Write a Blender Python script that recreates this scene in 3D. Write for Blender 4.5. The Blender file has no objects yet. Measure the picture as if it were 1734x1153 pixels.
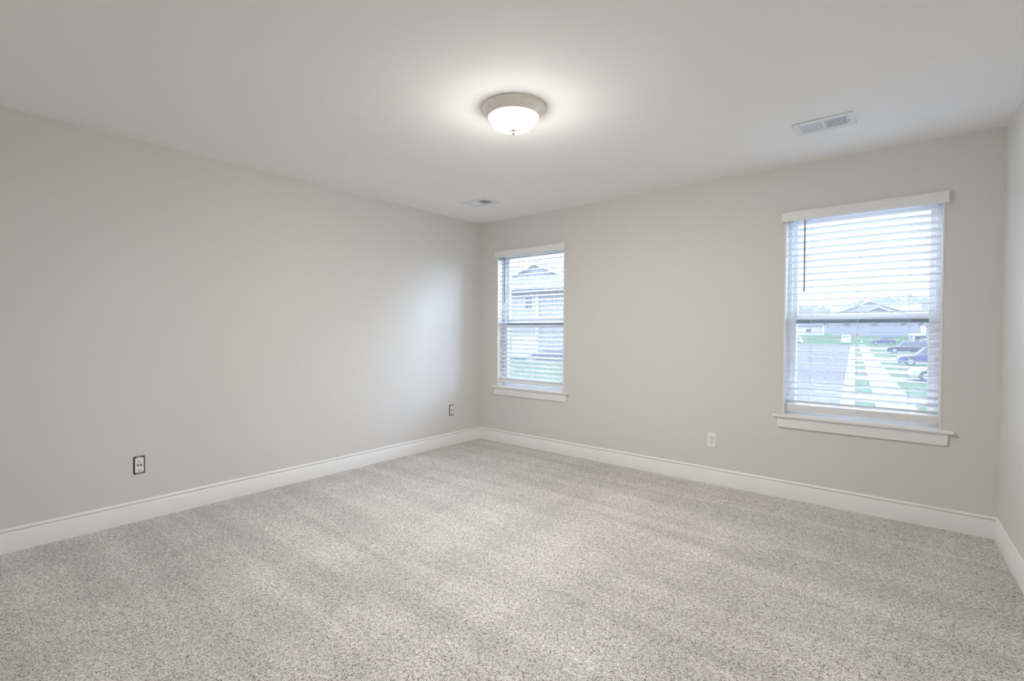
import bpy, bmesh, math, random
from mathutils import Vector, Matrix
random.seed(7)
PI = math.pi
R = math.radians
scene = bpy.context.scene
C = scene.collection

# ------------------------------------------------------------------ camera
CAM = Vector((3.8377, -4.0473, 1.2332))
YAW, PITCH, ROLL, FPX = 0.6922, 0.0204, 0.0033, 823.37
fwd = Vector((-math.sin(YAW) * math.cos(PITCH), math.cos(YAW) * math.cos(PITCH), -math.sin(PITCH)))
rgt0 = Vector((math.cos(YAW), math.sin(YAW), 0))
up0 = rgt0.cross(fwd)
rgt = rgt0 * math.cos(ROLL) + up0 * math.sin(ROLL)
up = -rgt0 * math.sin(ROLL) + up0 * math.cos(ROLL)
cam_data = bpy.data.cameras.new('camera')
cam = bpy.data.objects.new('camera', cam_data)
C.objects.link(cam)
cam_data.sensor_width = 36.0
cam_data.lens = 36.0 * FPX / 1734.0
cam_data.clip_start = 0.02
cam_data.clip_end = 3000
m3 = Matrix((rgt, up, -fwd)).transposed()
cam.matrix_world = Matrix.Translation(CAM) @ m3.to_4x4()
scene.camera = cam

# ------------------------------------------------------------------ world: overcast sky, brighter towards the zenith
SKY_LOW, SKY_HIGH, SKY_GLOW = 1.05, 12.0, 30.0
SKY_BLUE = (0.60, 0.79, 1.06)
GLOW_DIR = Vector((0.82, 0.57, 0.15)).normalized()      # unseen glow added on the right to brighten the left wall
world = bpy.data.worlds.new('overcast_sky')
scene.world = world
world.use_nodes = True
wn = world.node_tree
wn.nodes.clear()
WN, WL = wn.nodes, wn.links
w_out = WN.new('ShaderNodeOutputWorld')
w_bg = WN.new('ShaderNodeBackground')
w_tc = WN.new('ShaderNodeTexCoord')
w_sep = WN.new('ShaderNodeSeparateXYZ')
w_mr = WN.new('ShaderNodeMapRange')
w_mr.interpolation_type = 'SMOOTHSTEP'
for k_, v_ in (('From Min', 0.20), ('From Max', 0.44), ('To Min', 0.0), ('To Max', SKY_HIGH)):
    w_mr.inputs[k_].default_value = v_
w_dot = WN.new('ShaderNodeVectorMath'); w_dot.operation = 'DOT_PRODUCT'; w_dot.inputs[1].default_value = GLOW_DIR
w_max = WN.new('ShaderNodeMath'); w_max.operation = 'MAXIMUM'; w_max.inputs[1].default_value = 0.0
w_pow = WN.new('ShaderNodeMath'); w_pow.operation = 'POWER'; w_pow.inputs[1].default_value = 10.0
w_gl = WN.new('ShaderNodeMath'); w_gl.operation = 'MULTIPLY_ADD'; w_gl.inputs[1].default_value = SKY_GLOW
# a fainter glow added on the left to lift the right wall
w_dot2 = WN.new('ShaderNodeVectorMath'); w_dot2.operation = 'DOT_PRODUCT'; w_dot2.inputs[1].default_value = Vector((-0.92, 0.34, 0.20)).normalized()
w_max2 = WN.new('ShaderNodeMath'); w_max2.operation = 'MAXIMUM'; w_max2.inputs[1].default_value = 0.0
w_pow2 = WN.new('ShaderNodeMath'); w_pow2.operation = 'POWER'; w_pow2.inputs[1].default_value = 9.0
w_gl2 = WN.new('ShaderNodeMath'); w_gl2.operation = 'MULTIPLY_ADD'; w_gl2.inputs[1].default_value = 26.0
w_blue = WN.new('ShaderNodeVectorMath'); w_blue.operation = 'SCALE'; w_blue.inputs[0].default_value = SKY_BLUE
w_low = WN.new('ShaderNodeVectorMath'); w_low.operation = 'ADD'; w_low.inputs[1].default_value = (SKY_LOW * 0.98, SKY_LOW * 0.99, SKY_LOW * 1.02)
WL.new(w_tc.outputs['Generated'], w_sep.inputs[0]); WL.new(w_sep.outputs['Z'], w_mr.inputs['Value'])
WL.new(w_tc.outputs['Generated'], w_dot.inputs[0]); WL.new(w_dot.outputs['Value'], w_max.inputs[0]); WL.new(w_max.outputs[0], w_pow.inputs[0])
WL.new(w_pow.outputs[0], w_gl.inputs[0]); WL.new(w_mr.outputs['Result'], w_gl.inputs[2])
WL.new(w_tc.outputs['Generated'], w_dot2.inputs[0]); WL.new(w_dot2.outputs['Value'], w_max2.inputs[0]); WL.new(w_max2.outputs[0], w_pow2.inputs[0])
WL.new(w_pow2.outputs[0], w_gl2.inputs[0]); WL.new(w_gl.outputs[0], w_gl2.inputs[2])
WL.new(w_gl2.outputs[0], w_blue.inputs['Scale']); WL.new(w_blue.outputs[0], w_low.inputs[0])
WL.new(w_low.outputs[0], w_bg.inputs['Color']); WL.new(w_bg.outputs[0], w_out.inputs[0])

LAMP_STRENGTH = 325.0
LAMP_COLOUR = (1.0, 0.955, 0.885)

scene.view_settings.view_transform = 'Standard'
scene.view_settings.look = 'None'
scene.view_settings.gamma = 1.0
scene.view_settings.use_curve_mapping = False
scene.view_settings.exposure = 0.31
scene.cycles.max_bounces = 14
scene.cycles.diffuse_bounces = 8
scene.cycles.transparent_max_bounces = 24
scene.cycles.sample_clamp_indirect = 50.0

# ------------------------------------------------------------------ materials
def new_mat(name):
    m = bpy.data.materials.new(name)
    m.use_nodes = True
    return m, m.node_tree, m.node_tree.nodes['Principled BSDF']

def plain(name, col, rough=0.5, metal=0.0, noise=0.0, nscale=8.0, bump=0.0, bscale=200.0, spec=0.5):
    """procedural paint/plastic/metal: base colour with a little noise, fine bump"""
    m, nt, b = new_mat(name)
    b.inputs['Roughness'].default_value = rough
    b.inputs['Metallic'].default_value = metal
    b.inputs['Specular IOR Level'].default_value = spec
    tc = nt.nodes.new('ShaderNodeTexCoord')
    n = nt.nodes.new('ShaderNodeTexNoise')
    n.inputs['Scale'].default_value = nscale
    n.inputs['Detail'].default_value = 4
    nt.links.new(tc.outputs['Object'], n.inputs['Vector'])
    r = nt.nodes.new('ShaderNodeValToRGB')
    lo = [max(0, c * (1 - noise)) for c in col]
    hi = [min(1, c * (1 + noise)) for c in col]
    r.color_ramp.elements[0].position = 0.3
    r.color_ramp.elements[1].position = 0.7
    r.color_ramp.elements[0].color = (*lo, 1)
    r.color_ramp.elements[1].color = (*hi, 1)
    nt.links.new(n.outputs['Fac'], r.inputs['Fac'])
    nt.links.new(r.outputs['Color'], b.inputs['Base Color'])
    if bump:
        n2 = nt.nodes.new('ShaderNodeTexNoise')
        n2.inputs['Scale'].default_value = bscale
        n2.inputs['Detail'].default_value = 2
        nt.links.new(tc.outputs['Object'], n2.inputs['Vector'])
        bp = nt.nodes.new('ShaderNodeBump')
        bp.inputs['Strength'].default_value = bump
        bp.inputs['Distance'].default_value = 0.001
        nt.links.new(n2.outputs['Fac'], bp.inputs['Height'])
        nt.links.new(bp.outputs['Normal'], b.inputs['Normal'])
    return m

M = {}
M['wall'] = plain('wall_paint', (0.722, 0.708, 0.686), 0.75, noise=0.006, nscale=1.5, bump=0.12, bscale=260, spec=0.25)
M['ceiling'] = plain('ceiling_paint', (0.91, 0.91, 0.905), 0.9, noise=0.005, nscale=1.5, bump=0.12, bscale=220, spec=0.1)
M['trim'] = plain('white_trim_paint', (0.86, 0.86, 0.855), 0.35, noise=0.01, nscale=5)
M['vinyl'] = plain('white_vinyl', (0.92, 0.93, 0.94), 0.35, noise=0.01, nscale=5)
M['nickel'] = plain('brushed_nickel', (0.92, 0.87, 0.80), 0.36, metal=0.3, noise=0.03, nscale=30)
M['finial'] = plain('dark_nickel_knob', (0.16, 0.15, 0.13), 0.45, metal=0.3, noise=0.03)
M['plastic'] = plain('white_plastic', (0.87, 0.865, 0.85), 0.3, noise=0.01, nscale=20)
M['steel'] = plain('galvanised_steel', (0.45, 0.45, 0.44), 0.45, metal=0.7, noise=0.1, nscale=60)
M['dark'] = plain('dark_recess', (0.012, 0.012, 0.012), 0.8, noise=0.1)
M['duct'] = plain('grey_duct', (0.50, 0.51, 0.55), 0.6, noise=0.1)
M['slot'] = plain('slot_black', (0.02, 0.02, 0.02), 0.6, noise=0.1)
M['teal_grey'] = plain('dark_teal_grey', (0.24, 0.31, 0.33), 0.6, noise=0.1, nscale=12)
M['vent'] = plain('white_vent_enamel', (0.80, 0.82, 0.84), 0.4, noise=0.01)
M['wand'] = plain('clear_grey_wand', (0.30, 0.31, 0.34), 0.2, noise=0.03)
M['cord'] = plain('white_cord', (0.72, 0.74, 0.78), 0.8, noise=0.03, nscale=300)

def slat_material():
    m, nt, b = new_mat('white_blind_slat')
    out = nt.nodes['Material Output']
    b.inputs['Base Color'].default_value = (0.84, 0.85, 0.87, 1)
    b.inputs['Roughness'].default_value = 0.4
    tr = nt.nodes.new('ShaderNodeBsdfTranslucent')
    tr.inputs['Color'].default_value = (0.90, 0.93, 0.97, 1)
    n = nt.nodes.new('ShaderNodeTexNoise'); n.inputs['Scale'].default_value = 3
    mr = nt.nodes.new('ShaderNodeMapRange')
    mr.inputs['To Min'].default_value = 0.04; mr.inputs['To Max'].default_value = 0.06
    nt.links.new(n.outputs['Fac'], mr.inputs['Value'])
    mx = nt.nodes.new('ShaderNodeMixShader')
    nt.links.new(mr.outputs[0], mx.inputs[0])
    nt.links.new(b.outputs[0], mx.inputs[1]); nt.links.new(tr.outputs[0], mx.inputs[2])
    nt.links.new(mx.outputs[0], out.inputs['Surface'])
    return m
M['slat'] = slat_material()

def glass_material(name, veil, tint):
    """clear pane with a milky haze veil: transparent + a little translucent diffuse + fresnel gloss"""
    m, nt, b = new_mat(name)
    nt.nodes.remove(b)
    out = nt.nodes['Material Output']
    tp = nt.nodes.new('ShaderNodeBsdfTransparent'); tp.inputs[0].default_value = (*tint, 1)
    gl = nt.nodes.new('ShaderNodeBsdfGlossy'); gl.inputs['Roughness'].default_value = 0.02
    tl = nt.nodes.new('ShaderNodeBsdfTranslucent'); tl.inputs[0].default_value = (0.92, 0.88, 0.95, 1)  # veil put in for the haze and overexposure washing out the view
    n = nt.nodes.new('ShaderNodeTexNoise'); n.inputs['Scale'].default_value = 4
    mr = nt.nodes.new('ShaderNodeMapRange')
    mr.inputs['To Min'].default_value = veil * 0.9; mr.inputs['To Max'].default_value = veil * 1.1
    nt.links.new(n.outputs['Fac'], mr.inputs['Value'])
    m1 = nt.nodes.new('ShaderNodeMixShader')
    nt.links.new(mr.outputs[0], m1.inputs[0])
    nt.links.new(tp.outputs[0], m1.inputs[1]); nt.links.new(tl.outputs[0], m1.inputs[2])
    fr = nt.nodes.new('ShaderNodeFresnel'); fr.inputs['IOR'].default_value = 1.3
    m2 = nt.nodes.new('ShaderNodeMixShader')
    nt.links.new(fr.outputs[0], m2.inputs[0])
    nt.links.new(m1.outputs[0], m2.inputs[1]); nt.links.new(gl.outputs[0], m2.inputs[2])
    nt.links.new(m2.outputs[0], out.inputs['Surface'])
    return m
M['glass'] = glass_material('window_glass', 0.033, (0.97, 0.97, 0.97))
M['screen'] = glass_material('insect_screen_mesh', 0.015, (0.93, 0.93, 0.94))

def bowl_material():
    m, nt, b = new_mat('lit_frosted_glass')
    nt.nodes.remove(b)
    out = nt.nodes['Material Output']
    e = nt.nodes.new('ShaderNodeEmission')
    e.inputs['Color'].default_value = (*LAMP_COLOUR, 1)
    # emission shaped to spare the ceiling: strongest at the bottom, least by the ring
    tc = nt.nodes.new('ShaderNodeTexCoord')
    sep = nt.nodes.new('ShaderNodeSeparateXYZ'); nt.links.new(tc.outputs['Object'], sep.inputs[0])
    mr = nt.nodes.new('ShaderNodeMapRange'); mr.interpolation_type = 'SMOOTHSTEP'
    mr.inputs['From Min'].default_value = -0.070; mr.inputs['From Max'].default_value = -0.112
    mr.inputs['To Min'].default_value = LAMP_STRENGTH * 0.055; mr.inputs['To Max'].default_value = LAMP_STRENGTH
    nt.links.new(sep.outputs['Z'], mr.inputs['Value'])
    # emission cut at the very bottom so the finial reads dark
    xy = nt.nodes.new('ShaderNodeVectorMath'); xy.operation = 'MULTIPLY'; xy.inputs[1].default_value = (1, 1, 0)
    ln = nt.nodes.new('ShaderNodeVectorMath'); ln.operation = 'LENGTH'
    nt.links.new(tc.outputs['Object'], xy.inputs[0]); nt.links.new(xy.outputs[0], ln.inputs[0])
    m2 = nt.nodes.new('ShaderNodeMapRange'); m2.interpolation_type = 'SMOOTHSTEP'
    m2.inputs['From Min'].default_value = 0.026; m2.inputs['From Max'].default_value = 0.060
    m2.inputs['To Min'].default_value = 0.005; m2.inputs['To Max'].default_value = 1.0
    nt.links.new(ln.outputs['Value'], m2.inputs['Value'])
    mu = nt.nodes.new('ShaderNodeMath'); mu.operation = 'MULTIPLY'
    nt.links.new(mr.outputs[0], mu.inputs[0]); nt.links.new(m2.outputs[0], mu.inputs[1]); nt.links.new(mu.outputs[0], e.inputs['Strength'])
    nt.links.new(e.outputs[0], out.inputs['Surface'])
    return m
M['bowl'] = bowl_material()

def carpet_material():
    m, nt, b = new_mat('speckled_cut_pile_carpet')
    N, L = nt.nodes, nt.links
    b.inputs['Roughness'].default_value = 1.0
    b.inputs['Specular IOR Level'].default_value = 0.05
    b.inputs['Sheen Weight'].default_value = 0.15
    tc = N.new('ShaderNodeTexCoord')
    # yarn tufts: every small cell a strand of its own shade, the odd one dark
    nd = N.new('ShaderNodeTexNoise'); nd.inputs['Scale'].default_value = 380; nd.inputs['Detail'].default_value = 1
    L.new(tc.outputs['Object'], nd.inputs['Vector'])
    ds = N.new('ShaderNodeVectorMath'); ds.operation = 'SCALE'; ds.inputs['Scale'].default_value = 0.004
    L.new(nd.outputs['Color'], ds.inputs[0])
    da = N.new('ShaderNodeVectorMath'); da.operation = 'ADD'
    L.new(tc.outputs['Object'], da.inputs[0]); L.new(ds.outputs[0], da.inputs[1])
    n1 = N.new('ShaderNodeTexVoronoi'); n1.inputs['Scale'].default_value = 290
    L.new(da.outputs[0], n1.inputs['Vector'])
    cs = N.new('ShaderNodeSeparateColor'); L.new(n1.outputs['Color'], cs.inputs[0])
    r1 = N.new('ShaderNodeValToRGB')
    el = r1.color_ramp.elements
    el[0].position = 0.0; el[0].color = (0.13, 0.115, 0.10, 1)
    el[1].position = 1.0; el[1].color = (0.90, 0.87, 0.83, 1)
    for p_, c_ in ((0.12, (0.24, 0.21, 0.185, 1)), (0.20, (0.46, 0.43, 0.395, 1)), (0.40, (0.67, 0.635, 0.595, 1)), (0.75, (0.78, 0.75, 0.71, 1))):
        e = el.new(p_); e.color = c_
    L.new(cs.outputs[0], r1.inputs['Fac'])
    # a second colour of yarn
    n2 = N.new('ShaderNodeTexNoise'); n2.inputs['Scale'].default_value = 60; n2.inputs['Detail'].default_value = 3
    L.new(tc.outputs['Object'], n2.inputs['Vector'])
    mr2 = N.new('ShaderNodeMapRange'); mr2.inputs['From Min'].default_value = 0.35; mr2.inputs['From Max'].default_value = 0.65
    mr2.inputs['To Min'].default_value = 0.88; mr2.inputs['To Max'].default_value = 1.10
    L.new(n2.outputs['Fac'], mr2.inputs['Value'])
    # vacuum tracks: pile brushed in long bands parallel to the window wall, warped
    mp = N.new('ShaderNodeMapping'); mp.inputs['Scale'].default_value = (0.55, 5.5, 1); mp.inputs['Rotation'].default_value = (0, 0, R(-6))
    L.new(tc.outputs['Object'], mp.inputs['Vector'])
    n3 = N.new('ShaderNodeTexNoise'); n3.inputs['Scale'].default_value = 1.0; n3.inputs['Detail'].default_value = 3
    n3.inputs['Distortion'].default_value = 0.6
    L.new(mp.outputs[0], n3.inputs['Vector'])
    mr3 = N.new('ShaderNodeMapRange'); mr3.inputs['From Min'].default_value = 0.35; mr3.inputs['From Max'].default_value = 0.65
    mr3.inputs['To Min'].default_value = 0.89; mr3.inputs['To Max'].default_value = 1.09
    L.new(n3.outputs['Fac'], mr3.inputs['Value'])
    mp4 = N.new('ShaderNodeMapping'); mp4.inputs['Scale'].default_value = (3.0, 0.8, 1); mp4.inputs['Rotation'].default_value = (0, 0, R(-28))
    L.new(tc.outputs['Object'], mp4.inputs['Vector'])
    n4 = N.new('ShaderNodeTexNoise'); n4.inputs['Scale'].default_value = 1.0; n4.inputs['Detail'].default_value = 4
    L.new(mp4.outputs[0], n4.inputs['Vector'])
    mr4 = N.new('ShaderNodeMapRange'); mr4.inputs['From Min'].default_value = 0.35; mr4.inputs['From Max'].default_value = 0.65
    mr4.inputs['To Min'].default_value = 0.92; mr4.inputs['To Max'].default_value = 1.06
    L.new(n4.outputs['Fac'], mr4.inputs['Value'])
    mu = N.new('ShaderNodeMath'); mu.operation = 'MULTIPLY'; L.new(mr2.outputs[0], mu.inputs[0]); L.new(mr3.outputs[0], mu.inputs[1])
    mu2 = N.new('ShaderNodeMath'); mu2.operation = 'MULTIPLY'; L.new(mu.outputs[0], mu2.inputs[0]); L.new(mr4.outputs[0], mu2.inputs[1])
    vm = N.new('ShaderNodeVectorMath'); vm.operation = 'SCALE'
    L.new(r1.outputs['Color'], vm.inputs[0]); L.new(mu2.outputs[0], vm.inputs['Scale'])
    L.new(vm.outputs[0], b.inputs['Base Color'])
    bp = N.new('ShaderNodeBump'); bp.inputs['Strength'].default_value = 0.6; bp.inputs['Distance'].default_value = 0.004
    L.new(n1.outputs['Distance'], bp.inputs['Height']); bp.invert = True; L.new(bp.outputs[0], b.inputs['Normal'])
    return m
M['carpet'] = carpet_material()

# outdoors (colours darkened to balance the boosted overcast sky)
M['grass'] = plain('lawn_grass', (0.033, 0.050, 0.025), 0.9, noise=0.2, nscale=0.6, spec=0)
M['asphalt'] = plain('pale_asphalt', (0.058, 0.054, 0.050), 0.9, noise=0.10, nscale=0.12, spec=0)
M['concrete'] = plain('pale_concrete', (0.098, 0.093, 0.088), 0.9, noise=0.05, nscale=0.8, spec=0)
M['shingle'] = plain('grey_shingles', (0.075, 0.075, 0.087), 0.85, noise=0.25, nscale=2.5, spec=0.1)
M['siding'] = plain('pale_blue_grey_siding', (0.15, 0.155, 0.165), 0.6, noise=0.04, nscale=1)
M['siding_tan'] = plain('grey_brick_siding', (0.12, 0.12, 0.13), 0.7, noise=0.12, nscale=3)
M['white_out'] = plain('white_exterior_trim', (0.28, 0.27, 0.26), 0.5, noise=0.03)
M['winglass'] = plain('dark_house_glass', (0.03, 0.035, 0.04), 0.3, noise=0.1, spec=0.3)
M['car_blue'] = plain('blue_car_paint', (0.022, 0.024, 0.070), 0.35, noise=0.03, spec=0.3)
M['car_navy'] = plain('navy_car_paint', (0.012, 0.013, 0.028), 0.35, noise=0.03, spec=0.3)
M['car_slate'] = plain('slate_blue_car_paint', (0.030, 0.033, 0.075), 0.35, noise=0.03, spec=0.3)
M['car_white'] = plain('white_car_paint', (0.22, 0.21, 0.20), 0.35, noise=0.02, spec=0.3)
M['tyre'] = plain('black_rubber', (0.02, 0.02, 0.022), 0.8, noise=0.1)
M['rim'] = plain('alloy_rim', (0.2, 0.2, 0.2), 0.4, metal=0.3, noise=0.05)
M['bark'] = plain('grey_bark', (0.13, 0.125, 0.13), 0.9, noise=0.2, nscale=4, spec=0.1)
M['haze_wood'] = plain('hazy_woodland', (0.15, 0.15, 0.16), 1.0, noise=0.12, nscale=0.12, spec=0)
M['twig'] = plain('hazy_twigs', (0.14, 0.135, 0.14), 1.0, noise=0.1, nscale=1, spec=0)
M['red'] = plain('red_sign_paint', (0.25, 0.03, 0.03), 0.5, noise=0.05)

def lap_siding(name, col):
    m, nt, b = new_mat(name)
    N, L = nt.nodes, nt.links
    tc = N.new('ShaderNodeTexCoord')
    sep = N.new('ShaderNodeSeparateXYZ'); L.new(tc.outputs['Object'], sep.inputs[0])
    mt = N.new('ShaderNodeMath'); mt.operation = 'MULTIPLY'; mt.inputs[1].default_value = 1 / 0.2
    L.new(sep.outputs['Z'], mt.inputs[0])
    fr = N.new('ShaderNodeMath'); fr.operation = 'FRACT'; L.new(mt.outputs[0], fr.inputs[0])
    bp = N.new('ShaderNodeBump'); bp.inputs['Strength'].default_value = 1; bp.inputs['Distance'].default_value = 0.02
    L.new(fr.outputs[0], bp.inputs['Height']); L.new(bp.outputs[0], b.inputs['Normal'])
    b.inputs['Base Color'].default_value = (*col, 1)
    b.inputs['Roughness'].default_value = 0.6
    return m
M['lap'] = lap_siding('lap_siding', (0.18, 0.18, 0.185))

# ------------------------------------------------------------------ mesh helpers
class MB:
    def __init__(self):
        self.v, self.f = [], []
    def box(self, lo, hi, rot=None, piv=None):
        (x0, y0, z0), (x1, y1, z1) = lo, hi
        pts = [(x0, y0, z0), (x1, y0, z0), (x1, y1, z0), (x0, y1, z0), (x0, y0, z1), (x1, y0, z1), (x1, y1, z1), (x0, y1, z1)]
        if rot is not None:
            p = Vector(piv)
            pts = [tuple(rot @ (Vector(q) - p) + p) for q in pts]
        n = len(self.v)
        self.v += pts
        self.f += [tuple(n + i for i in q) for q in ((0, 3, 2, 1), (4, 5, 6, 7), (0, 1, 5, 4), (1, 2, 6, 5), (2, 3, 7, 6), (3, 0, 4, 7))]
        return self
    def poly(self, pts):
        n = len(self.v); self.v += [tuple(p) for p in pts]; self.f.append(tuple(range(n, n + len(pts)))); return self
    def extrude(self, prof, fn, a, b):
        """prof: closed list of 2-D points; fn(p, s) -> 3-D point; swept from s=a to s=b, capped"""
        n = len(self.v); k = len(prof)
        self.v += [tuple(fn(p, a)) for p in prof] + [tuple(fn(p, b)) for p in prof]
        for i in range(k):
            j = (i + 1) % k
            self.f.append((n + i, n + j, n + k + j, n + k + i))
        self.f.append(tuple(n + i for i in reversed(range(k))))
        self.f.append(tuple(n + k + i for i in range(k)))
        return self
    def tube(self, a, b, r0, r1=None, seg=8):
        r1 = r0 if r1 is None else r1
        a, b = Vector(a), Vector(b)
        d = (b - a).normalized()
        x = d.orthogonal().normalized(); y = d.cross(x)
        n = len(self.v)
        for c, r in ((a, r0), (b, r1)):
            for i in range(seg):
                t = 2 * PI * i / seg
                self.v.append(tuple(c + x * (r * math.cos(t)) + y * (r * math.sin(t))))
        for i in range(seg):
            j = (i + 1) % seg
            self.f.append((n + i, n + j, n + seg + j, n + seg + i))
        self.f.append(tuple(n + i for i in reversed(range(seg))))
        self.f.append(tuple(n + seg + i for i in range(seg)))
        return self
    def lathe(self, prof, c=(0, 0, 0), seg=96):
        """prof: (radius, z) from outside to axis"""
        n = len(self.v); k = len(prof)
        for i in range(seg):
            t = 2 * PI * i / seg
            for r, z in prof:
                self.v.append((c[0] + r * math.cos(t), c[1] + r * math.sin(t), c[2] + z))
        for i in range(seg):
            j = (i + 1) % seg
            for q in range(k - 1):
                self.f.append((n + i * k + q, n + j * k + q, n + j * k + q + 1, n + i * k + q + 1))
        return self
    def build(self, name, mat, parent=None, bevel=0, smooth=False, seg=2):
        me = bpy.data.meshes.new(name)
        me.from_pydata(self.v, [], self.f)
        bm = bmesh.new(); bm.from_mesh(me)
        bmesh.ops.remove_doubles(bm, verts=bm.verts, dist=1e-6)
        bmesh.ops.recalc_face_normals(bm, faces=bm.faces)
        bm.to_mesh(me); bm.free()
        me.materials.append(mat)
        o = bpy.data.objects.new(name, me)
        C.objects.link(o)
        if parent is not None:
            o.parent = parent
        if smooth:
            for p in me.polygons: p.use_smooth = True
            me.set_sharp_from_angle(angle=R(35))
        if bevel:
            md = o.modifiers.new('bevel', 'BEVEL'); md.width = bevel; md.segments = seg; md.limit_method = 'ANGLE'; md.angle_limit = R(40)
        return o

def empty(name, loc=(0, 0, 0), rz=0, label=None, cat=None, group=None, kind=None):
    o = bpy.data.objects.new(name, None)
    o.empty_display_size = 0.1
    o.location = loc; o.rotation_euler = (0, 0, rz)
    C.objects.link(o)
    return tag(o, label, cat, group, kind)

def tag(o, label=None, cat=None, group=None, kind=None):
    if label: o['label'] = label
    if cat: o['category'] = cat
    if group: o['group'] = group
    if kind: o['kind'] = kind
    return o

# ------------------------------------------------------------------ room shell
H = 2.44
W = 4.232
SPL = 0.038                      # the right wall is slightly out of square
YF = -4.75                       # wall behind the camera
TH = 0.18
XR = lambda y: W - y * math.tan(SPL)
WIN1 = (0.272, 1.156, 0.618, 2.098)
WIN2 = (3.090, 3.970, 0.618, 2.098)

floor = MB().poly([(0, 0, 0), (0, YF, 0), (XR(YF), YF, 0), (W, 0, 0)]).build('floor', M['carpet'])
tag(floor, kind='structure')
ceil = MB().poly([(0, 0, H), (W, 0, H), (XR(YF), YF, H), (0, YF, H)]).build('ceiling', M['ceiling'])
tag(ceil, kind='structure')
tag(MB().box((-TH, YF - TH, -0.02), (0, TH, H + 0.02)).build('wall_left', M['wall']), kind='structure')
wr = MB().extrude([(0, 0), (TH, 0), (TH, 1), (0, 1)], lambda p, s: (XR(TH if p[1] == 0 else YF - TH) + p[0], TH if p[1] == 0 else YF - TH, s), -0.02, H + 0.02)
tag(wr.build('wall_right', M['wall']), kind='structure')
tag(MB().box((0, YF - TH, -0.02), (XR(YF), YF, H + 0.02)).build('wall_front', M['wall']), kind='structure')
wb = MB()
xs = [0, WIN1[0], WIN1[1], WIN2[0], WIN2[1], W]
for i in range(5):
    if i in (1, 3):
        w = (WIN1, WIN2)[i // 2]
        wb.box((w[0], 0, -0.02), (w[1], TH, w[2])); wb.box((w[0], 0, w[3]), (w[1], TH, H + 0.02))
    else:
        wb.box((xs[i], 0, -0.02), (xs[i + 1], TH, H + 0.02))
tag(wb.build('wall_back', M['wall']), kind='structure')

# baseboards: flat board, small step, groove and eased cap
BH = 0.133
prof = [(0, 0), (0.014, 0), (0.014, BH - 0.031), (0.0082, BH - 0.0225), (0.0075, BH - 0.0205), (0.0010, BH - 0.0200), (0.0010, BH - 0.0155),
        (0.0095, BH - 0.0150), (0.0095, BH - 0.010), (0.0060, BH - 0.003), (0.0030, BH), (0, BH)]
def base(name, fn, a, b):
    o = MB().extrude(prof, fn, a, b).build(name, M['trim'], smooth=True)
    return tag(o, kind='structure')
base('baseboard_left', lambda p, s: (p[0], s, p[1]), YF, 0)
base('baseboard_back', lambda p, s: (s, -p[0], p[1]), 0.0, W)
base('baseboard_right', lambda p, s: (XR(s) - p[0], s, p[1]), YF, 0)
base('baseboard_front', lambda p, s: (s, YF + p[0], p[1]), 0.0, XR(YF))

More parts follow.
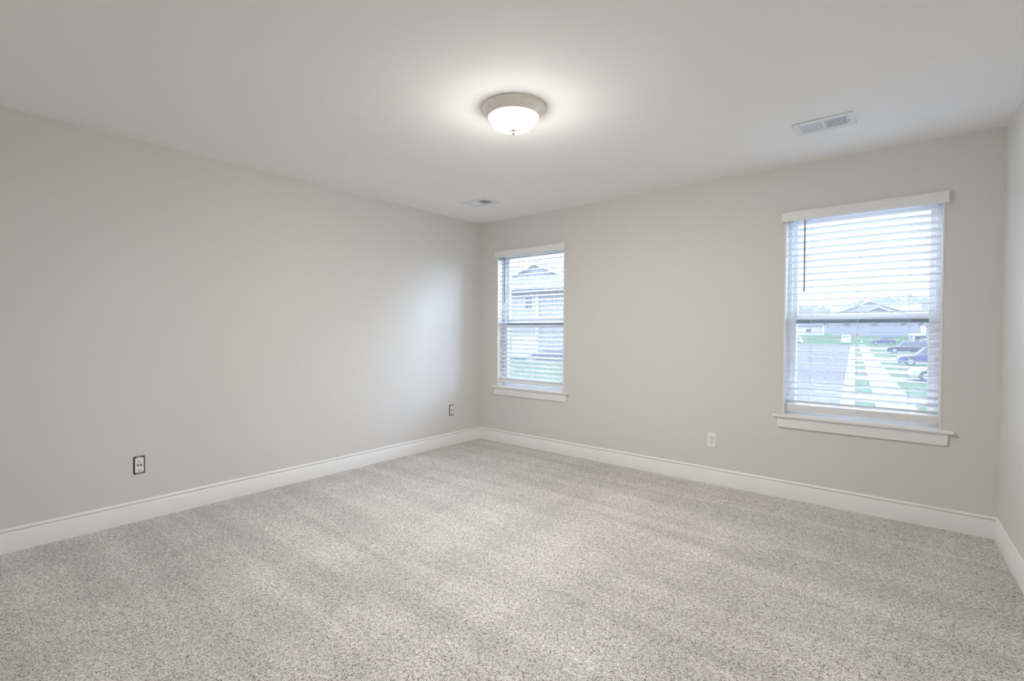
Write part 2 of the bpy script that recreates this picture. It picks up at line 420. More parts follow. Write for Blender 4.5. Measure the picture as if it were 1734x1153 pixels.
# ------------------------------------------------------------------ windows
def make_window(n, w):
    x0, x1, z0, z1 = w
    root = empty('window_%d' % n, ((x0 + x1) / 2, 0, z0), kind='structure')
    cx = (x0 + x1) / 2; hw = (x1 - x0) / 2; ht = z1 - z0
    j = 0.010
    # painted liner boards returning into the wall
    lin = MB()
    lin.box((-hw, -0.003, 0), (-hw + j, 0.17, ht)); lin.box((hw - j, -0.003, 0), (hw, 0.17, ht)); lin.box((-hw + j, 0.0, ht - j), (hw - j, 0.17, ht))
    lin.build('window_jamb', M['trim'], root, bevel=0.001)
    # stool (inner sill board) with horns and rounded nose, and the apron below
    st = MB()
    st.box((-hw + j, -0.002, -0.012), (hw - j, 0.10, 0.004))
    st.box((-hw - 0.062, -0.032, -0.016), (hw + 0.062, 0.0, 0.003))
    st.build('window_sill', M['trim'], root, bevel=0.005, seg=3)
    ap = MB()
    pr = [(-hw - 0.033, -0.016), (hw + 0.033, -0.016), (hw + 0.033, -0.066), (hw + 0.027, -0.092), (-hw - 0.027, -0.092), (-hw - 0.033, -0.066)]
    ap.extrude(pr, lambda p, s: (p[0], s, p[1]), -0.014, 0.0)
    ap.build('window_apron', M['trim'], root, bevel=0.001)
    # vinyl main frame
    f = 0.026; ya, yb = 0.085, 0.165
    fr = MB()
    a, b = -hw + j, hw - j
    fr.box((a, ya, 0.004), (a + f, yb, ht - j)); fr.box((b - f, ya, 0.004), (b, yb, ht - j))
    fr.box((a + f, ya, 0.004), (b - f, yb, 0.030)); fr.box((a + f, ya, ht - j - 0.026), (b - f, yb, ht - j))
    fr.build('window_frame', M['vinyl'], root, bevel=0.002)
    mz = 0.704                                       # meeting rail height above the sill
    s = 0.034
    def sash(name, zlo, zhi, y, bot, top, gname):
        q = MB(); l, r_ = a + f - 0.004, b - f + 0.004
        q.box((l, y, zlo), (l + s, y + 0.030, zhi)); q.box((r_ - s, y, zlo), (r_, y + 0.030, zhi))
        q.box((l + s, y, zlo), (r_ - s, y + 0.030, zlo + bot)); q.box((l + s, y, zhi - top), (r_ - s, y + 0.030, zhi))
        o = q.build(name, M['vinyl'], root, bevel=0.002)
        g = MB().box((l + s - 0.004, y + 0.012, zlo + bot - 0.004), (r_ - s + 0.004, y + 0.016, zhi - top + 0.004))
        gg = g.build('glass_pane', M['glass'], o)
        return o
    sash('lower_sash', 0.028, mz - 0.001, 0.092, 0.050, 0.031, 'glass_pane')
    sash('upper_sash', mz - 0.004, ht - j - 0.024, 0.126, 0.040, 0.034, 'glass_pane')
    # thin teal-grey strip across the lower sash's top rail
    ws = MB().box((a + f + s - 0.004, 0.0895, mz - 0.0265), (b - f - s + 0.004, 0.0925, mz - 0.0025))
    ws.build('meeting_rail_strip', M['teal_grey'], root)
    lk = MB().box((-0.03, 0.096, mz - 0.006), (0.03, 0.120, mz + 0.004)).box((-0.006, 0.086, mz + 0.002), (0.016, 0.112, mz + 0.012))
    lk.build('sash_lock', M['vinyl'], root, bevel=0.003)
    sc = MB().box((a + f, 0.158, 0.03), (b - f, 0.159, mz))
    o = sc.build('insect_screen', M['screen'], root)
    return root
make_window(1, WIN1)
make_window(2, WIN2)

# ------------------------------------------------------------------ blinds
def slat_mesh(hw, wd=0.050, th=0.0030, crown=0.0010):
    pr = []
    n = 8
    for i in range(n + 1):
        u = -1 + 2 * i / n
        pr.append((u * wd / 2, th / 2 + crown * (1 - u * u) - crown / 2))
    for i in range(n + 1):
        u = 1 - 2 * i / n
        pr.append((u * wd / 2, -th / 2 + crown * (1 - u * u) - crown / 2))
    return MB().extrude(pr, lambda p, s: (s, p[0], p[1]), -hw, hw)

def make_blind(w, tilt, rail_tilt, zrail, label, cords, wand_x, wand_len):
    x0, x1, z0, z1 = w
    cx = (x0 + x1) / 2; hw = (x1 - x0) / 2 - 0.014
    root = empty('window_blind', (cx, 0.038, z1 - 0.012), label=label, cat='blind', group='faux-wood blinds in the two windows')
    zt = z1 - 0.012
    # valance: proud of the wall, with short returns
    v = MB()
    vt, vb = 2.102 - zt, 2.032 - zt
    hv = (x1 - x0) / 2 + 0.018
    pr = [(-0.038 - 0.030, vb + 0.006), (-0.038 - 0.033, vb + 0.016), (-0.038 - 0.033, vt - 0.016), (-0.038 - 0.030, vt - 0.006), (-0.038 - 0.026, vt), (-0.038 - 0.020, vt), (-0.038 - 0.020, vb), (-0.038 - 0.026, vb)]
    v.extrude(pr, lambda p, s: (s, p[0], p[1]), -hv, hv)
    v.box((-hv, -0.059, vb), (-hv + 0.010, -0.038, vt)); v.box((hv - 0.010, -0.059, vb), (hv, -0.038, vt))
    v.build('valance', M['trim'], root, bevel=0.003, seg=3)
    MB().box((-hw, -0.028, -0.042), (hw, 0.028, 0.0)).build('headrail', M['slat'], root, bevel=0.002)
    # slats
    base_mesh = None
    z = 2.019
    pitch = 0.0465
    k = 0
    while z > zrail + 0.022:
        if base_mesh is None:
            o = slat_mesh(hw).build('slat', M['slat'], root, smooth=True)
            base_mesh = o.data
        else:
            o = bpy.data.objects.new('slat', base_mesh); C.objects.link(o); o.parent = root
        th = tilt(z)
        o.location = (0, 0, z - zt)
        o.rotation_euler = (-th, 0, 0)              # back edge lower
        k += 1
        z -= pitch
    # bottom rail with its cord buttons
    br = MB().box((-hw, -0.027, -0.0075), (hw, 0.027, 0.0075)).build('bottom_rail', M['trim'], root, bevel=0.004, seg=3)
    br.location = (0, 0, zrail - zt); br.rotation_euler = (-rail_tilt, 0, 0)
    for c in cords:
        q = MB().lathe([(0.001, -0.0135), (0.005, -0.0125), (0.0065, -0.009), (0.0065, -0.0075)], (0, 0, 0), 16).build('cord_button', M['plastic'], br, smooth=True)
        q.location = (c - cx, 0.004, 0)
    # ladder cords front and back at each station
    for c in cords:
        q = MB()
        for y in (-0.0262, 0.0262):
            q.tube((c - cx, y, -0.05), (c - cx, y, zrail - zt + 0.01), 0.0007, seg=5)
        q.tube((c - cx + 0.006, 0.0, -0.05), (c - cx + 0.006, 0.0, zrail - zt), 0.0008, seg=5)
        q.build('ladder_cord', M['cord'], root)
    wx = wand_x - cx
    q = MB().tube((wx, -0.036, -0.035), (wx + 0.002, -0.040, -0.035 - wand_len), 0.0052, 0.0052, 8)
    q.tube((wx + 0.002, -0.040, -0.035 - wand_len), (wx + 0.002, -0.040, -0.050 - wand_len), 0.0064, 0.0058, 8)
    q.tube((wx, -0.036, -0.035), (wx, -0.024, -0.020), 0.0015, 0.0015, 6)
    q.build('tilt_wand', M['wand'], root)
    return root

def tilt2(z):
    if z > 1.35: return R(1.5) + R(11.5) * min(1, (z - 1.35) / 0.55)
    if z < 0.90: return R(30) * min(1, 0.60 + (0.90 - z) / 0.25)
    return R(1.5) + math.atan(max(0, 1.26 - z) / 4.05)
def tilt1(z):
    return R(-22)
make_blind(WIN2, tilt2, R(68), 0.672, 'wide-open white slatted blind in the right-hand window overlooking the street', (3.255, 3.53, 3.805), 3.215, 0.515)
make_blind(WIN1, tilt1, R(-58), 0.685, 'white slatted blind in the left-hand window beside the room corner', (0.44, 0.715, 0.99), 0.375, 0.50)

# ------------------------------------------------------------------ ceiling lamp
LX, LY = 2.137, -1.989
lamp = empty('ceiling_light', (LX, LY, H), label='lit flush-mount ceiling lamp with nickel ring and frosted bowl', cat='ceiling light')
pan = [(0.150, 0.0), (0.172, 0.0), (0.175, -0.002), (0.175, -0.006), (0.171, -0.010), (0.167, -0.011), (0.166, -0.016), (0.163, -0.021), (0.157, -0.030), (0.149, -0.040), (0.142, -0.049),
       (0.139, -0.052), (0.136, -0.052), (0.134, -0.049), (0.134, -0.020)]
MB().lathe(pan).build('mounting_ring', M['nickel'], lamp, smooth=True)
bw = []
rb, zb, db = 0.1335, -0.043, 0.075
for i in range(0, 25):
    t = (PI / 2) * i / 24
    bw.append((max(0.0005, rb * math.cos(t) ** 0.85 if i < 24 else 0.0005), zb - db * math.sin(t)))
MB().lathe(bw).build('glass_bowl', M['bowl'], lamp, smooth=True)
fz = zb - db
MB().lathe([(0.0008, 0.002), (0.013, 0.001), (0.0135, -0.003), (0.009, -0.006), (0.008, -0.008), (0.0115, -0.011), (0.012, -0.015), (0.008, -0.020), (0.0005, -0.022)], (0, 0, fz), 32).build('finial', M['finial'], lamp, smooth=True)

# ------------------------------------------------------------------ ceiling vents
def make_vent(cx, cy, label):
    L_, D_ = 0.150, 0.104                         # half sizes of the face plate
    root = empty('ceiling_vent', (cx, cy, H), label=label, cat='vent', group='white two-way ceiling registers')
    f = MB()
    ox, oy = 0.112, 0.060
    zt, zb_ = 0.0, -0.006
    f.box((-L_, -D_, zb_), (-ox, D_, zt)); f.box((ox, -D_, zb_), (L_, D_, zt))
    f.box((-ox, -D_, zb_), (ox, -oy, zt)); f.box((-ox, oy, zb_), (ox, D_, zt))
    f.box((-0.010, -oy, zb_), (0.010, oy, zt))
    f.build('face_plate', M['vent'], root, bevel=0.003, seg=2)
    MB().box((-ox, -oy, -0.0008), (ox, oy, -0.0002)).build('duct_opening', M['duct'], root)
    fm = None
    for side in (-1, 1):
        for k in range(9):
            x = side * (0.0165 + k * 0.0111)
            if fm is None:
                o = MB().box((-0.0043, -oy + 0.001, -0.0005), (0.0043, oy - 0.001, 0.0005)).build('fin', M['vent'], root)
                fm = o.data
            else:
                o = bpy.data.objects.new('fin', fm); C.objects.link(o); o.parent = root
            o.location = (x, 0, -0.0042)
            o.rotation_euler = (0, side * R(30), 0)
    lv = MB().box((0.121, -0.004, -0.016), (0.124, 0.010, -0.004)).build('damper_lever', M['steel'], root, bevel=0.001)
    for x in (-0.134, 0.134):
        q = MB().lathe([(0.004, -0.0055), (0.0035, -0.0072), (0.0005, -0.0075)], (x, 0, 0), 14).build('screw', M['vinyl'], root, smooth=True)
    return root
make_vent(3.409, -0.695, 'white ceiling air vent nearer the right-hand window')
make_vent(0.661, -0.690, 'white ceiling air vent near the far left room corner')

# ------------------------------------------------------------------ electrical outlets
def receptacle(root, bare):
    """built facing -y, centre at origin"""
    if bare:
        # cut-out in the drywall showing the dark box, steel yoke with ears, decorator face
        MB().box((-0.0305, -0.0015, -0.056), (0.0305, -0.0003, 0.056)).build('wall_box', M['dark'], root)
        y = MB().box((-0.012, -0.0035, -0.0605), (0.012, -0.0015, 0.0605))
        y.box((-0.014, -0.0035, 0.0510), (0.014, -0.0018, 0.0600)); y.box((-0.014, -0.0035, -0.0600), (0.014, -0.0018, -0.0510))
        y.build('mounting_yoke', M['steel'], root, bevel=0.0006)
        fw, fh, fy = 0.0235, 0.0475, -0.008
        b = MB().box((-fw, fy, -fh), (fw, -0.0018, fh)).build('receptacle_face', M['plastic'], root, bevel=0.004, seg=3)
    else:
        MB().box((-0.035, -0.0055, -0.060), (0.035, 0.0, 0.060)).build('cover_plate', M['plastic'], root, bevel=0.0025, seg=3)
        fw, fh, fy = 0.0165, 0.0335, -0.0075
        b = MB().box((-fw, fy, -fh), (fw, -0.004, fh)).build('receptacle_face', M['plastic'], root, bevel=0.0012, seg=2)
        for z in (0.0485, -0.0485):
            MB().tube((0, -0.0052, z), (0, -0.0065, z), 0.0032, 0.0028, 12).build('screw', M['plastic'], root)
    yy = fy - 0.0003
    def slots(z0, s=1.0):
        q = MB()
        q.box((-0.0080, yy, z0 - 0.0005), (-0.0052, yy + 0.002, z0 + 0.0088))
        q.box((0.0052, yy, z0), (0.0078, yy + 0.002, z0 + 0.0080))
        q.tube((0, yy + 0.002, z0 - 0.0075), (0, yy, z0 - 0.0075), 0.0034, 0.0034, 12)
        q.build('socket_slots', M['slot'], b)
    if bare:
        slots(0.026); slots(-0.034)
        for x in (-0.0085, 0.0085):
            MB().box((x - 0.0036, yy, -0.0078), (x + 0.0036, yy + 0.002, 0.0078)).build('charging_port', M['slot'], b)
    else:
        slots(0.017); slots(-0.016)
o1 = empty('wall_outlet', (0.0, -3.180, 0.360), R(-90 + 180), label='uncovered white outlet low on the left wall nearest the camera', cat='outlet')
receptacle(o1, True)
o2 = empty('wall_outlet', (0.0, -0.439, 0.374), R(90), label='uncovered white outlet on the left wall close to the room corner', cat='outlet')
receptacle(o2, True)
o3 = empty('wall_outlet', (2.585, 0.0, 0.356), 0, label='white outlet with cover plate on the window wall between the windows', cat='outlet')
receptacle(o3, False)

# ------------------------------------------------------------------ outdoors
G = -2.40
A = R(4.4646)
SD = Vector((-math.sin(A), math.cos(A), 0)); TD = Vector((math.cos(A), math.sin(A), 0))
O0 = Vector((CAM.x, CAM.y, 0))
def st(s, t, z=0.0):
    return O0 + SD * s + TD * t + Vector((0, 0, G + z))
def strip(name, pts, z, mat, kind='structure'):
    o = MB().extrude([(p[0], p[1]) for p in pts], lambda p, h: st(p[0], p[1], h), z - 0.15, z).build(name, mat)
    return tag(o, kind=kind)
strip('ground', [(-30, -260), (-30, 200), (700, 200), (700, -260)], 0.0, M['grass'])
strip('road', [(6, -0.5), (158, -0.9), (164, -5), (166, -14), (163, -24), (152, -29), (135, -30), (112, -27), (92, -17), (78, -11), (62, -9), (6, -9)], 0.02 + 0.0, M['asphalt'])
strip('curb', [(6, -0.5), (160, -0.9), (160, 0.05), (6, 0.05)], 0.07, M['concrete'])
strip('sidewalk', [(6, 0.87), (165, 0.87), (165, 2.42), (6, 2.42)], 0.06, M['concrete'])
DRIVES = [(20.5, 26.5), (31.5, 35.5), (44.5, 48.8), (53.0, 57.4), (61.8, 66.5), (71.5, 85.5), (97, 108), (124, 140)]
for (a, b) in DRIVES:
    w = min(b - a, 8)
    strip('driveway', [(a, 0.03), (b, 0.03), (b, 0.9), (a, 0.9)], 0.055, M['concrete'])
    strip('driveway', [(a, 2.38), (b, 2.38), (b, 14.5), (a, 14.5)], 0.055, M['concrete'])

# cars -----------------------------------------------------------------
def make_car(s, t, heading, paint, label, Lc=4.7, Wc=1.9, Hc=1.6, group=None, style='suv'):
    """local +x is the nose; profile in x-z extruded across the width, cabin narrower"""
    p = st(s, t, 0.055)
    root = empty('car', p, A + heading, label=label, cat='car', group=group)
    h = Lc / 2
    belt = Hc * 0.56
    bp = [(-h, 0.30), (-h * 0.98, belt * 0.9), (-h * 0.90, belt), (h * 0.42, belt), (h * 0.86, belt * 0.88), (h * 0.97, belt * 0.72), (h, 0.42), (h * 0.97, 0.26)]
    # wheel arches cut in the lower outline
    wr_ = Hc * 0.205
    fx, rx = h * 0.62, -h * 0.60
    low = []
    for cx_ in (fx, rx):
        for i in range(0, 7):
            t_ = PI * i / 6
            low.append((cx_ + (wr_ + 0.05) * math.cos(t_), max(0.24, wr_ + (wr_ + 0.05) * math.sin(t_) - 0.02)))
    body = bp + low + [(-h * 0.97, 0.26)]
    MB().extrude(body, lambda q, y: (q[0], y, q[1]), -Wc / 2, Wc / 2).build('body', paint, root, bevel=0.05, seg=2)
    tail = -h * 0.88 if style == 'suv' else -h * 0.66
    cab = [(tail, belt - 0.02), (tail + 0.14, Hc * 0.88), (tail + 0.35, Hc), (h * 0.10, Hc * 0.985), (h * 0.20, Hc * 0.94), (h * 0.48, belt - 0.02)]
    cb = MB().extrude(cab, lambda q, y: (q[0], y * (1 - 0.16 * (q[1] - belt) / (Hc - belt)), q[1]), -Wc / 2 + 0.05, Wc / 2 - 0.05)
    cb.build('cabin', paint, root, bevel=0.03)
    g = MB()
    for sg in (-1, 1):
        def side(x, z): return (x, sg * ((Wc / 2 - 0.05) * (1 - 0.16 * (z - belt) / (Hc - belt)) + 0.006), z)
        za, zb2 = belt + 0.05, Hc - 0.10
        g.poly([side(tail + 0.20, za), side(-0.30, za), side(-0.30, zb2), side(tail + 0.34, zb2)])
        g.poly([side(-0.22, za), side(h * 0.38, za), side(h * 0.16, zb2), side(-0.22, zb2)])
    wy = Wc / 2 - 0.22
    g.poly([(h * 0.455, -wy, belt + 0.04), (h * 0.455, wy, belt + 0.04), (h * 0.225, wy * 0.86, Hc * 0.925), (h * 0.225, -wy * 0.86, Hc * 0.925)])
    g.build('side_glass', M['winglass'], root)
    for cx_ in (fx, rx):
        for sg in (-1, 1):
            y = sg * (Wc / 2 - 0.11)
            wl = MB().tube((cx_, y - 0.11, wr_), (cx_, y + 0.11, wr_), wr_, wr_, 20).build('wheel', M['tyre'], root, bevel=0.02)
            MB().tube((cx_, y + sg * 0.105, wr_), (cx_, y + sg * 0.120, wr_), wr_ * 0.62, wr_ * 0.55, 14).build('rim', M['rim'], wl)
    for sg in (-1, 1):
        MB().box((h * 0.93, sg * (Wc / 2 - 0.30) - 0.17, belt * 0.70), (h * 0.985, sg * (Wc / 2 - 0.30) + 0.17, belt * 0.84)).build('headlight', M['white_out'], root, bevel=0.02)
    MB().box((h * 0.975, -0.26, 0.46), (h * 1.005, 0.26, 0.58)).build('licence_plate', M['white_out'], root)
    return root
GRP = 'cars parked in the driveways along the street'
make_car(46.6, 5.75, PI, M['car_white'], 'white car in the nearest visible driveway, its nose just in view', 4.9, 1.95, 1.75, GRP)
make_car(66.8, 6.55, PI, M['car_slate'], 'large slate blue pickup-sized car, closest blue one across the lawn', 5.6, 2.2, 2.05, GRP)
make_car(104.0, 7.2, PI, M['car_navy'], 'dark navy car parked behind the large slate blue one', 5.6, 2.2, 2.05, GRP)
make_car(110.5, 9.9, PI, M['car_white'], 'pale car roof showing behind the dark navy car', 5.0, 2.0, 2.3, GRP)
make_car(170.0, 6.4, PI, M['car_blue'], 'blue car farthest up the sidewalk on the right', 5.4, 2.1, 2.2, GRP)
make_car(172.5, -2.1, -PI / 2, M['car_white'], 'white vehicle facing the camera at the end of the road', 5.0, 2.3, 2.6)
make_car(172.0, -15.4, PI * 0.93, M['car_white'], 'white car at the far left bend of the road', 4.8, 2.0, 1.9)
make_car(246.0, -17.5, 0.05, M['car_navy'], 'dark blue car by the white house across the road end', 7.0, 2.4, 2.4)

# houses ----------------------------------------------------------------
def gable_roof(m, x0, x1, y0, y1, z, rise, axis='x', over=0.4, th=0.18):
    if axis == 'x':
        ym = (y0 + y1) / 2
        for sg, ye in ((-1, y0 - over), (1, y1 + over)):
            m.extrude([(ye, z - over * rise / ((y1 - y0) / 2)), (ym, z + rise), (ym, z + rise + th), (ye, z - over * rise / ((y1 - y0) / 2) + th)], lambda p, s: (s, p[0], p[1]), x0 - over, x1 + over)
    else:
        xm = (x0 + x1) / 2
        for xe in (x0 - over, x1 + over):
            m.extrude([(xe, z - over * rise / ((x1 - x0) / 2)), (xm, z + rise), (xm, z + rise + th), (xe, z - over * rise / ((x1 - x0) / 2) + th)], lambda p, s: (p[0], s, p[1]), y0 - over, y1 + over)
    return m
def gable_wall(m, x0, x1, y, z, rise, t=0.1):
    m.extrude([(x0, z), (x1, z), ((x0 + x1) / 2, z + rise)], lambda p, s: (p[0], s, p[1]), y, y + t)
def rakes(m, x0, x1, y, z, rise, w=0.30, over=0.4):
    """white rake boards along a front gable at plane y"""
    xm = (x0 + x1) / 2
    dz = over * rise / ((x1 - x0) / 2)
    for xe in (x0 - over, x1 + over):
        m.extrude([(xe, z - dz), (xm, z + rise), (xm, z + rise - w), (xe, z - dz - w)], lambda p, s: (p[0], s, p[1]), y - 0.08, y)
def add_window(root, x, y, z, w, h, facing='-y'):
    f = MB()
    if facing == '-y':
        f.box((x - w / 2 - 0.1, y - 0.06, z - 0.1), (x + w / 2 + 0.1, y, z + h + 0.1)); q = f.build('window_trim', M['white_out'], root)
        MB().box((x - w / 2, y - 0.08, z), (x - 0.03, y - 0.05, z + h)).box((x + 0.03, y - 0.08, z), (x + w / 2, y - 0.05, z + h)).build('pane', M['winglass'], q)
    else:
        f.box((x, y - w / 2 - 0.1, z - 0.1), (x + 0.06, y + w / 2 + 0.1, z + h + 0.1)); q = f.build('window_trim', M['white_out'], root)
        MB().box((x + 0.05, y - w / 2, z), (x + 0.08, y + w / 2, z + h)).build('pane', M['winglass'], q)

def street_house(s, t, label, wd=14, dp=12, hw_=5.4, rise=4.0, wall='siding_tan', rz=0, gables=((0.0, 5.0, 2.6),), garage=True, group=None, z=0.0):
    """front face at local y=0 looking towards -y (towards the camera), x along the street crossing"""
    root = empty('house', st(s, t, z), A + rz, label=label, cat='house', group=group)
    x0, x1 = -wd / 2, wd / 2
    w_ = MB().box((x0, 0, 0), (x1, dp, hw_))
    for y in (0.0, dp - 0.1): pass
    w_.build('wall', M[wall], root)
    m = MB(); gable_roof(m, x0, x1, 0, dp, hw_, rise, 'x'); 
    # end gable infill
    for x in (x0, x1 - 0.1):
        m.extrude([(0, hw_), (dp, hw_), (dp / 2, hw_ + rise)], lambda p, q: (q, p[0], p[1]), x, x + 0.1)
    m.build('roof', M['shingle'], root)
    MB().box((x0 - 0.4, -0.5, hw_ - 0.55), (x1 + 0.4, -0.4, hw_ - 0.2)).build('fascia', M['white_out'], root)
    for gx, gw, gr in gables:
        g = MB(); gable_wall(g, gx - gw / 2, gx + gw / 2, -0.6, hw_ - 0.1, gr, 0.6); g.build('gable_wall', M[wall], root)
        g = MB(); gable_roof(g, gx - gw / 2, gx + gw / 2, -0.6, dp / 2 - 0.6, hw_ - 0.1, gr, 'y', 0.3); g.build('gable_roof', M['shingle'], root)
        g = MB(); rakes(g, gx - gw / 2, gx + gw / 2, -0.92, hw_ - 0.05, gr, 0.38, 0.3); g.build('rake_board', M['white_out'], root)
    for wx in (-wd * 0.32, 0.0, wd * 0.32):
        add_window(root, wx, 0.0, 3.2, 1.6, 1.3)
    if garage:
        MB().box((-wd * 0.40, -0.06, 0.0), (-wd * 0.40 + 4.6, 0, 2.3)).build('garage_door', M['white_out'], root)
        add_window(root, wd * 0.28, 0.0, 0.9, 1.5, 1.4)
    return root
GH = 'houses closing off the far end of the street'
# the lawn rises beyond the road end and carries these houses
HB = 2.2
rl = MB().extrude([(184, -0.1), (196, HB), (320, HB + 0.6), (320, -0.1)], lambda p, h: st(p[0], h, p[1]), -120, 120).build('ground', M['grass'])
tag(rl, kind='structure')
street_house(203, 5.2, 'broad grey two-storey house with one wide white-edged gable at the street end', 24, 13, 8.0, 3.0, gables=((-1.2, 20, 3.9), (1.0, 9, 2.0)), garage=False, group=GH, z=HB)
street_house(215, -20, 'low pale house with white walls left of the wide-gabled one at the street end', 20, 12, 4.0, 2.6, wall='white_out', gables=((-3, 8, 1.9),), group=GH, z=HB + 0.1)
# right-hand row: porches with white columns, gardens towards the street
def porch_house(s, t, label):
    root = empty('house', st(s, t), A, label=label, cat='house', group='porch houses along the right of the street')
    MB().box((0, 0, 0), (10, 12, 5.6)).build('wall', M['siding_tan'], root)
    m = MB(); gable_roof(m, 0, 10, 0, 12, 5.6, 3.6, 'x'); m.build('roof', M['shingle'], root)
    MB().box((-2.6, -0.3, 2.7), (0, 12.3, 3.1)).build('porch_beam', M['white_out'], root)
    for y in (0.2, 3.2, 8.5, 11.6):
        MB().box((-2.5, y - 0.16, 0), (-2.18, y + 0.16, 2.7)).build('porch_column', M['white_out'], root)
    for y in (2.5, 9.0):
        add_window(root, -0.06, y, 3.6, 1.5, 1.4, 'x')
    add_window(root, 2.5, 0, 0.9, 1.3, 1.5); add_window(root, 2.5, 0, 3.6, 1.3, 1.4)
    return root
porch_house(160, 14.6, 'porch house with white columns nearer the camera on the right of the street')
porch_house(184, 16.5, 'porch house with white columns farther up the street on the right')

# neighbour's house seen in the left-hand window; same street grid, seen obliquely
ND = Vector((-math.sin(R(36.8)), math.cos(R(36.8)), 0)); NT = Vector((math.cos(R(36.8)), math.sin(R(36.8)), 0))
NR = R(8)
def nb(d, l, z=0.0):
    return O0 + ND * d + NT * l + Vector((0, 0, G + z))
D0 = 63.6
root = empty('neighbour_house', nb(D0, 0), NR, label='two-storey pale lap-sided house with grey shingle roof seen through the left-hand window', cat='house')
EV = 9.3
MB().box((-11.0, 0, 0), (0.0, 10, EV)).build('front_wall', M['lap'], root)
MB().box((0.0, 0.3, 0), (9.0, 10, EV)).build('side_wall', M['lap'], root)
MB().box((-0.12, -0.06, 0), (0.28, 0.4, EV)).build('corner_trim', M['white_out'], root)
m = MB(); m.extrude([(-0.9, EV - 0.35), (6.0, EV + 3.9), (12.9, EV - 0.35)], lambda p, s_: (s_, p[0], p[1]), -11.8, 9.8); m.build('roof', M['shingle'], root)
MB().box((-11.8, -1.02, EV - 0.62), (9.8, -0.88, EV - 0.30)).build('gutter', M['winglass'], root)
g = MB(); gable_wall(g, -6.6, 3.0, 3.2, EV + 1.75, 2.0, 0.8); g.build('gable_wall', M['lap'], root)
g = MB(); gable_roof(g, -6.6, 3.0, 3.0, 9.0, EV + 1.75, 2.0, 'y', 0.3); g.build('gable_roof', M['shingle'], root)
g = MB(); rakes(g, -6.6, 3.0, 2.6, EV + 1.80, 2.0, 0.45, 0.3); g.build('rake_board', M['white_out'], root)
add_window(root, -1.15, 0, 6.35, 0.95, 2.0)
add_window(root, -5.6, 0, 6.35, 0.95, 2.0)
MB().box((-3.7, -0.10, 0.25), (-0.15, 0, 3.05)).build('garage_door', M['white_out'], root)
for x_, y_ in ((-3.6, 1.9), (-2.9, 1.9), (-1.9, 1.9), (-0.8, 1.9), (2.3, 4.6)):
    z_ = EV - 0.35 + (y_ + 0.9) * 4.25 / 6.9
    MB().box((x_ - 0.15, y_ - 0.15, z_ - 0.1), (x_ + 0.15, y_ + 0.15, z_ + 0.35)).build('roof_vent', M['teal_grey'], root)
MB().box((3.0, -0.9, 0.1), (4.0, 0.1, 1.1)).build('air_conditioner', M['siding'], root)
fence = empty('garden_fence', nb(60, -4.6), NR, label='white board fence left of the garage of the neighbouring house', cat='fence')
MB().box((-4.8, 0, 0.1), (0.9, 0.06, 1.9)).build('board_panel', M['white_out'], fence)
for k in range(3):
    MB().box((-4.85 + k * 2.8, -0.05, 0), (-4.70 + k * 2.8, 0.1, 2.05)).build('post', M['white_out'], fence)

def car_at(p, rz, *a, **k):
    c = make_car(0, 0, 0, *a, **k); c.location = p; c.rotation_euler = (0, 0, rz); return c
car_at(nb(59.5, 1.9, 0.05), NR + PI, M['car_slate'], 'slate blue car parked on the grass edge by the neighbouring house', 4.9, 1.9, 1.45, None, 'sedan')
tag(MB().extrude([(40.5, 0), (45.5, 0), (43.5, 9), (39.5, 9)], lambda p, h: nb(p[0] + 17.5, p[1] - 1.2, h), -0.1, 0.05).build('driveway', M['concrete']), kind='structure')

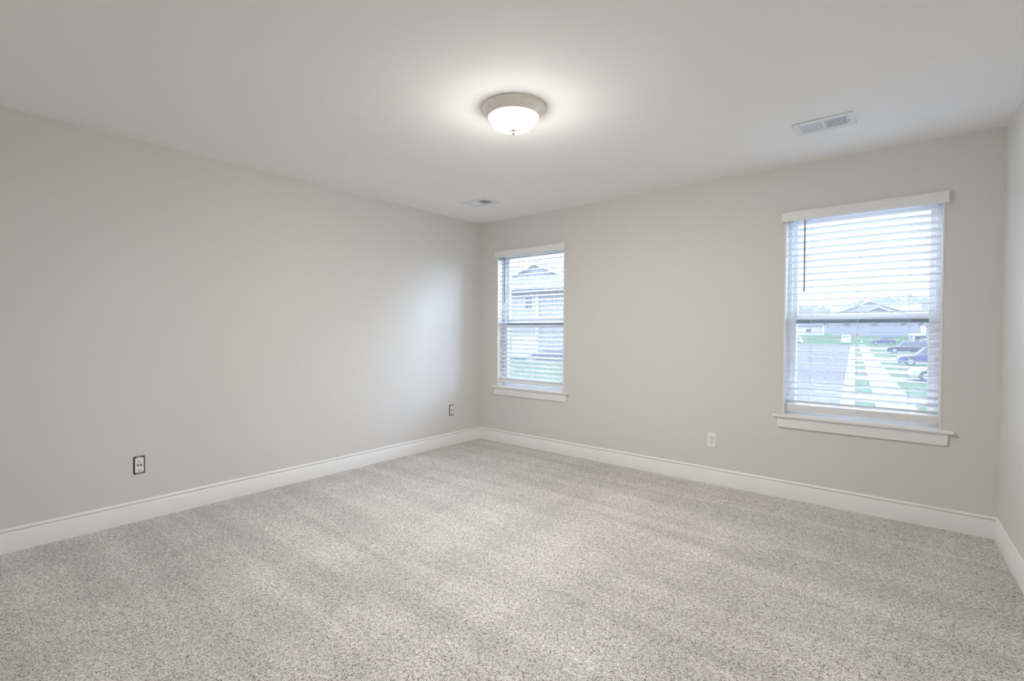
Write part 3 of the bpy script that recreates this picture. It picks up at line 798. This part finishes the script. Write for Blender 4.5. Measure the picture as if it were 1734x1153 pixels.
# bare winter trees along the skyline -----------------------------------
def bare_tree(p, h, label, seed):
    rnd = random.Random(seed)
    root = empty('bare_tree', p, 0, label=label, cat='tree', group='leafless trees on the skyline beyond the houses')
    tr = MB(); tw = MB()
    def grow(a, d, L_, r, depth):
        b = a + d * L_
        (tr if depth < 2 else tw).tube(a, b, r, r * 0.62, 5)
        if depth >= 5: return
        for _ in range(3 if depth else 5):
            dd = (d + Vector((rnd.uniform(-1, 1), rnd.uniform(-1, 1), rnd.uniform(-0.2, 0.7))) * 0.75).normalized()
            grow(a + d * L_ * rnd.uniform(0.55, 1.0), dd, L_ * rnd.uniform(0.58, 0.8), r * 0.55, depth + 1)
    grow(Vector((0, 0, 0)), Vector((0, 0, 1)), h * 0.34, h * 0.014, 0)
    tr.build('trunk', M['twig'], root); tw.build('twigs', M['twig'], root)
PLACES = ['at the left end of the skyline', 'above the left roofs', 'left of the tallest gable', 'behind the tallest gable', 'right of the tallest gable', 'above the porch houses', 'at the right end of the skyline']
for k in range(7):
    t_ = -34 + k * 10.5
    bare_tree(st(285 + (k % 3) * 28, t_), 22 + (k * 7) % 5, 'leafless grey tree ' + PLACES[k], 40 + k)
def treeline():
    rnd = random.Random(3)
    m = MB()
    top = []
    t_ = -150.0
    while t_ < 150:
        top.append((t_, 21.5 + 2.2 * math.sin(t_ * 0.09) + rnd.uniform(-1.6, 1.6) + (2.0 if t_ > 25 else 0)))
        t_ += 1.6
    prof_ = [(-150, -1)] + top + [(150, -1)]
    m.extrude(prof_, lambda p, s_: st(s_, p[0], p[1]), 372, 392)
    o = m.build('distant_woodland', M['haze_wood'])
    tag(o, 'hazy band of distant woodland behind the houses', 'woodland', kind='stuff')
treeline()
# mailbox by the sidewalk
mbx = empty('mailbox', st(140, 1.3, 0.05), A, label='dark mailbox on a post at the far end of the sidewalk', cat='mailbox')
MB().box((-0.06, -0.06, 0), (0.06, 0.06, 1.1)).build('post', M['bark'], mbx)
MB().box((-0.14, -0.3, 1.1), (0.14, 0.3, 1.42)).build('box', M['teal_grey'], mbx, bevel=0.05)

# stop sign at the junction
sg = empty('stop_sign', st(166, 0.45, 0.05), A, label='small red octagonal road sign on a post at the far road junction', cat='sign')
MB().box((-0.04, 0.0, 0), (0.04, 0.06, 3.1)).build('post', M['bark'], sg)
oc = [(0.40 * math.cos(R(22.5 + 45 * k)), 2.75 + 0.40 * math.sin(R(22.5 + 45 * k))) for k in range(8)]
MB().extrude(oc, lambda p, q: (p[0], q, p[1]), -0.04, 0.0).build('sign_plate', M['red'], sg)
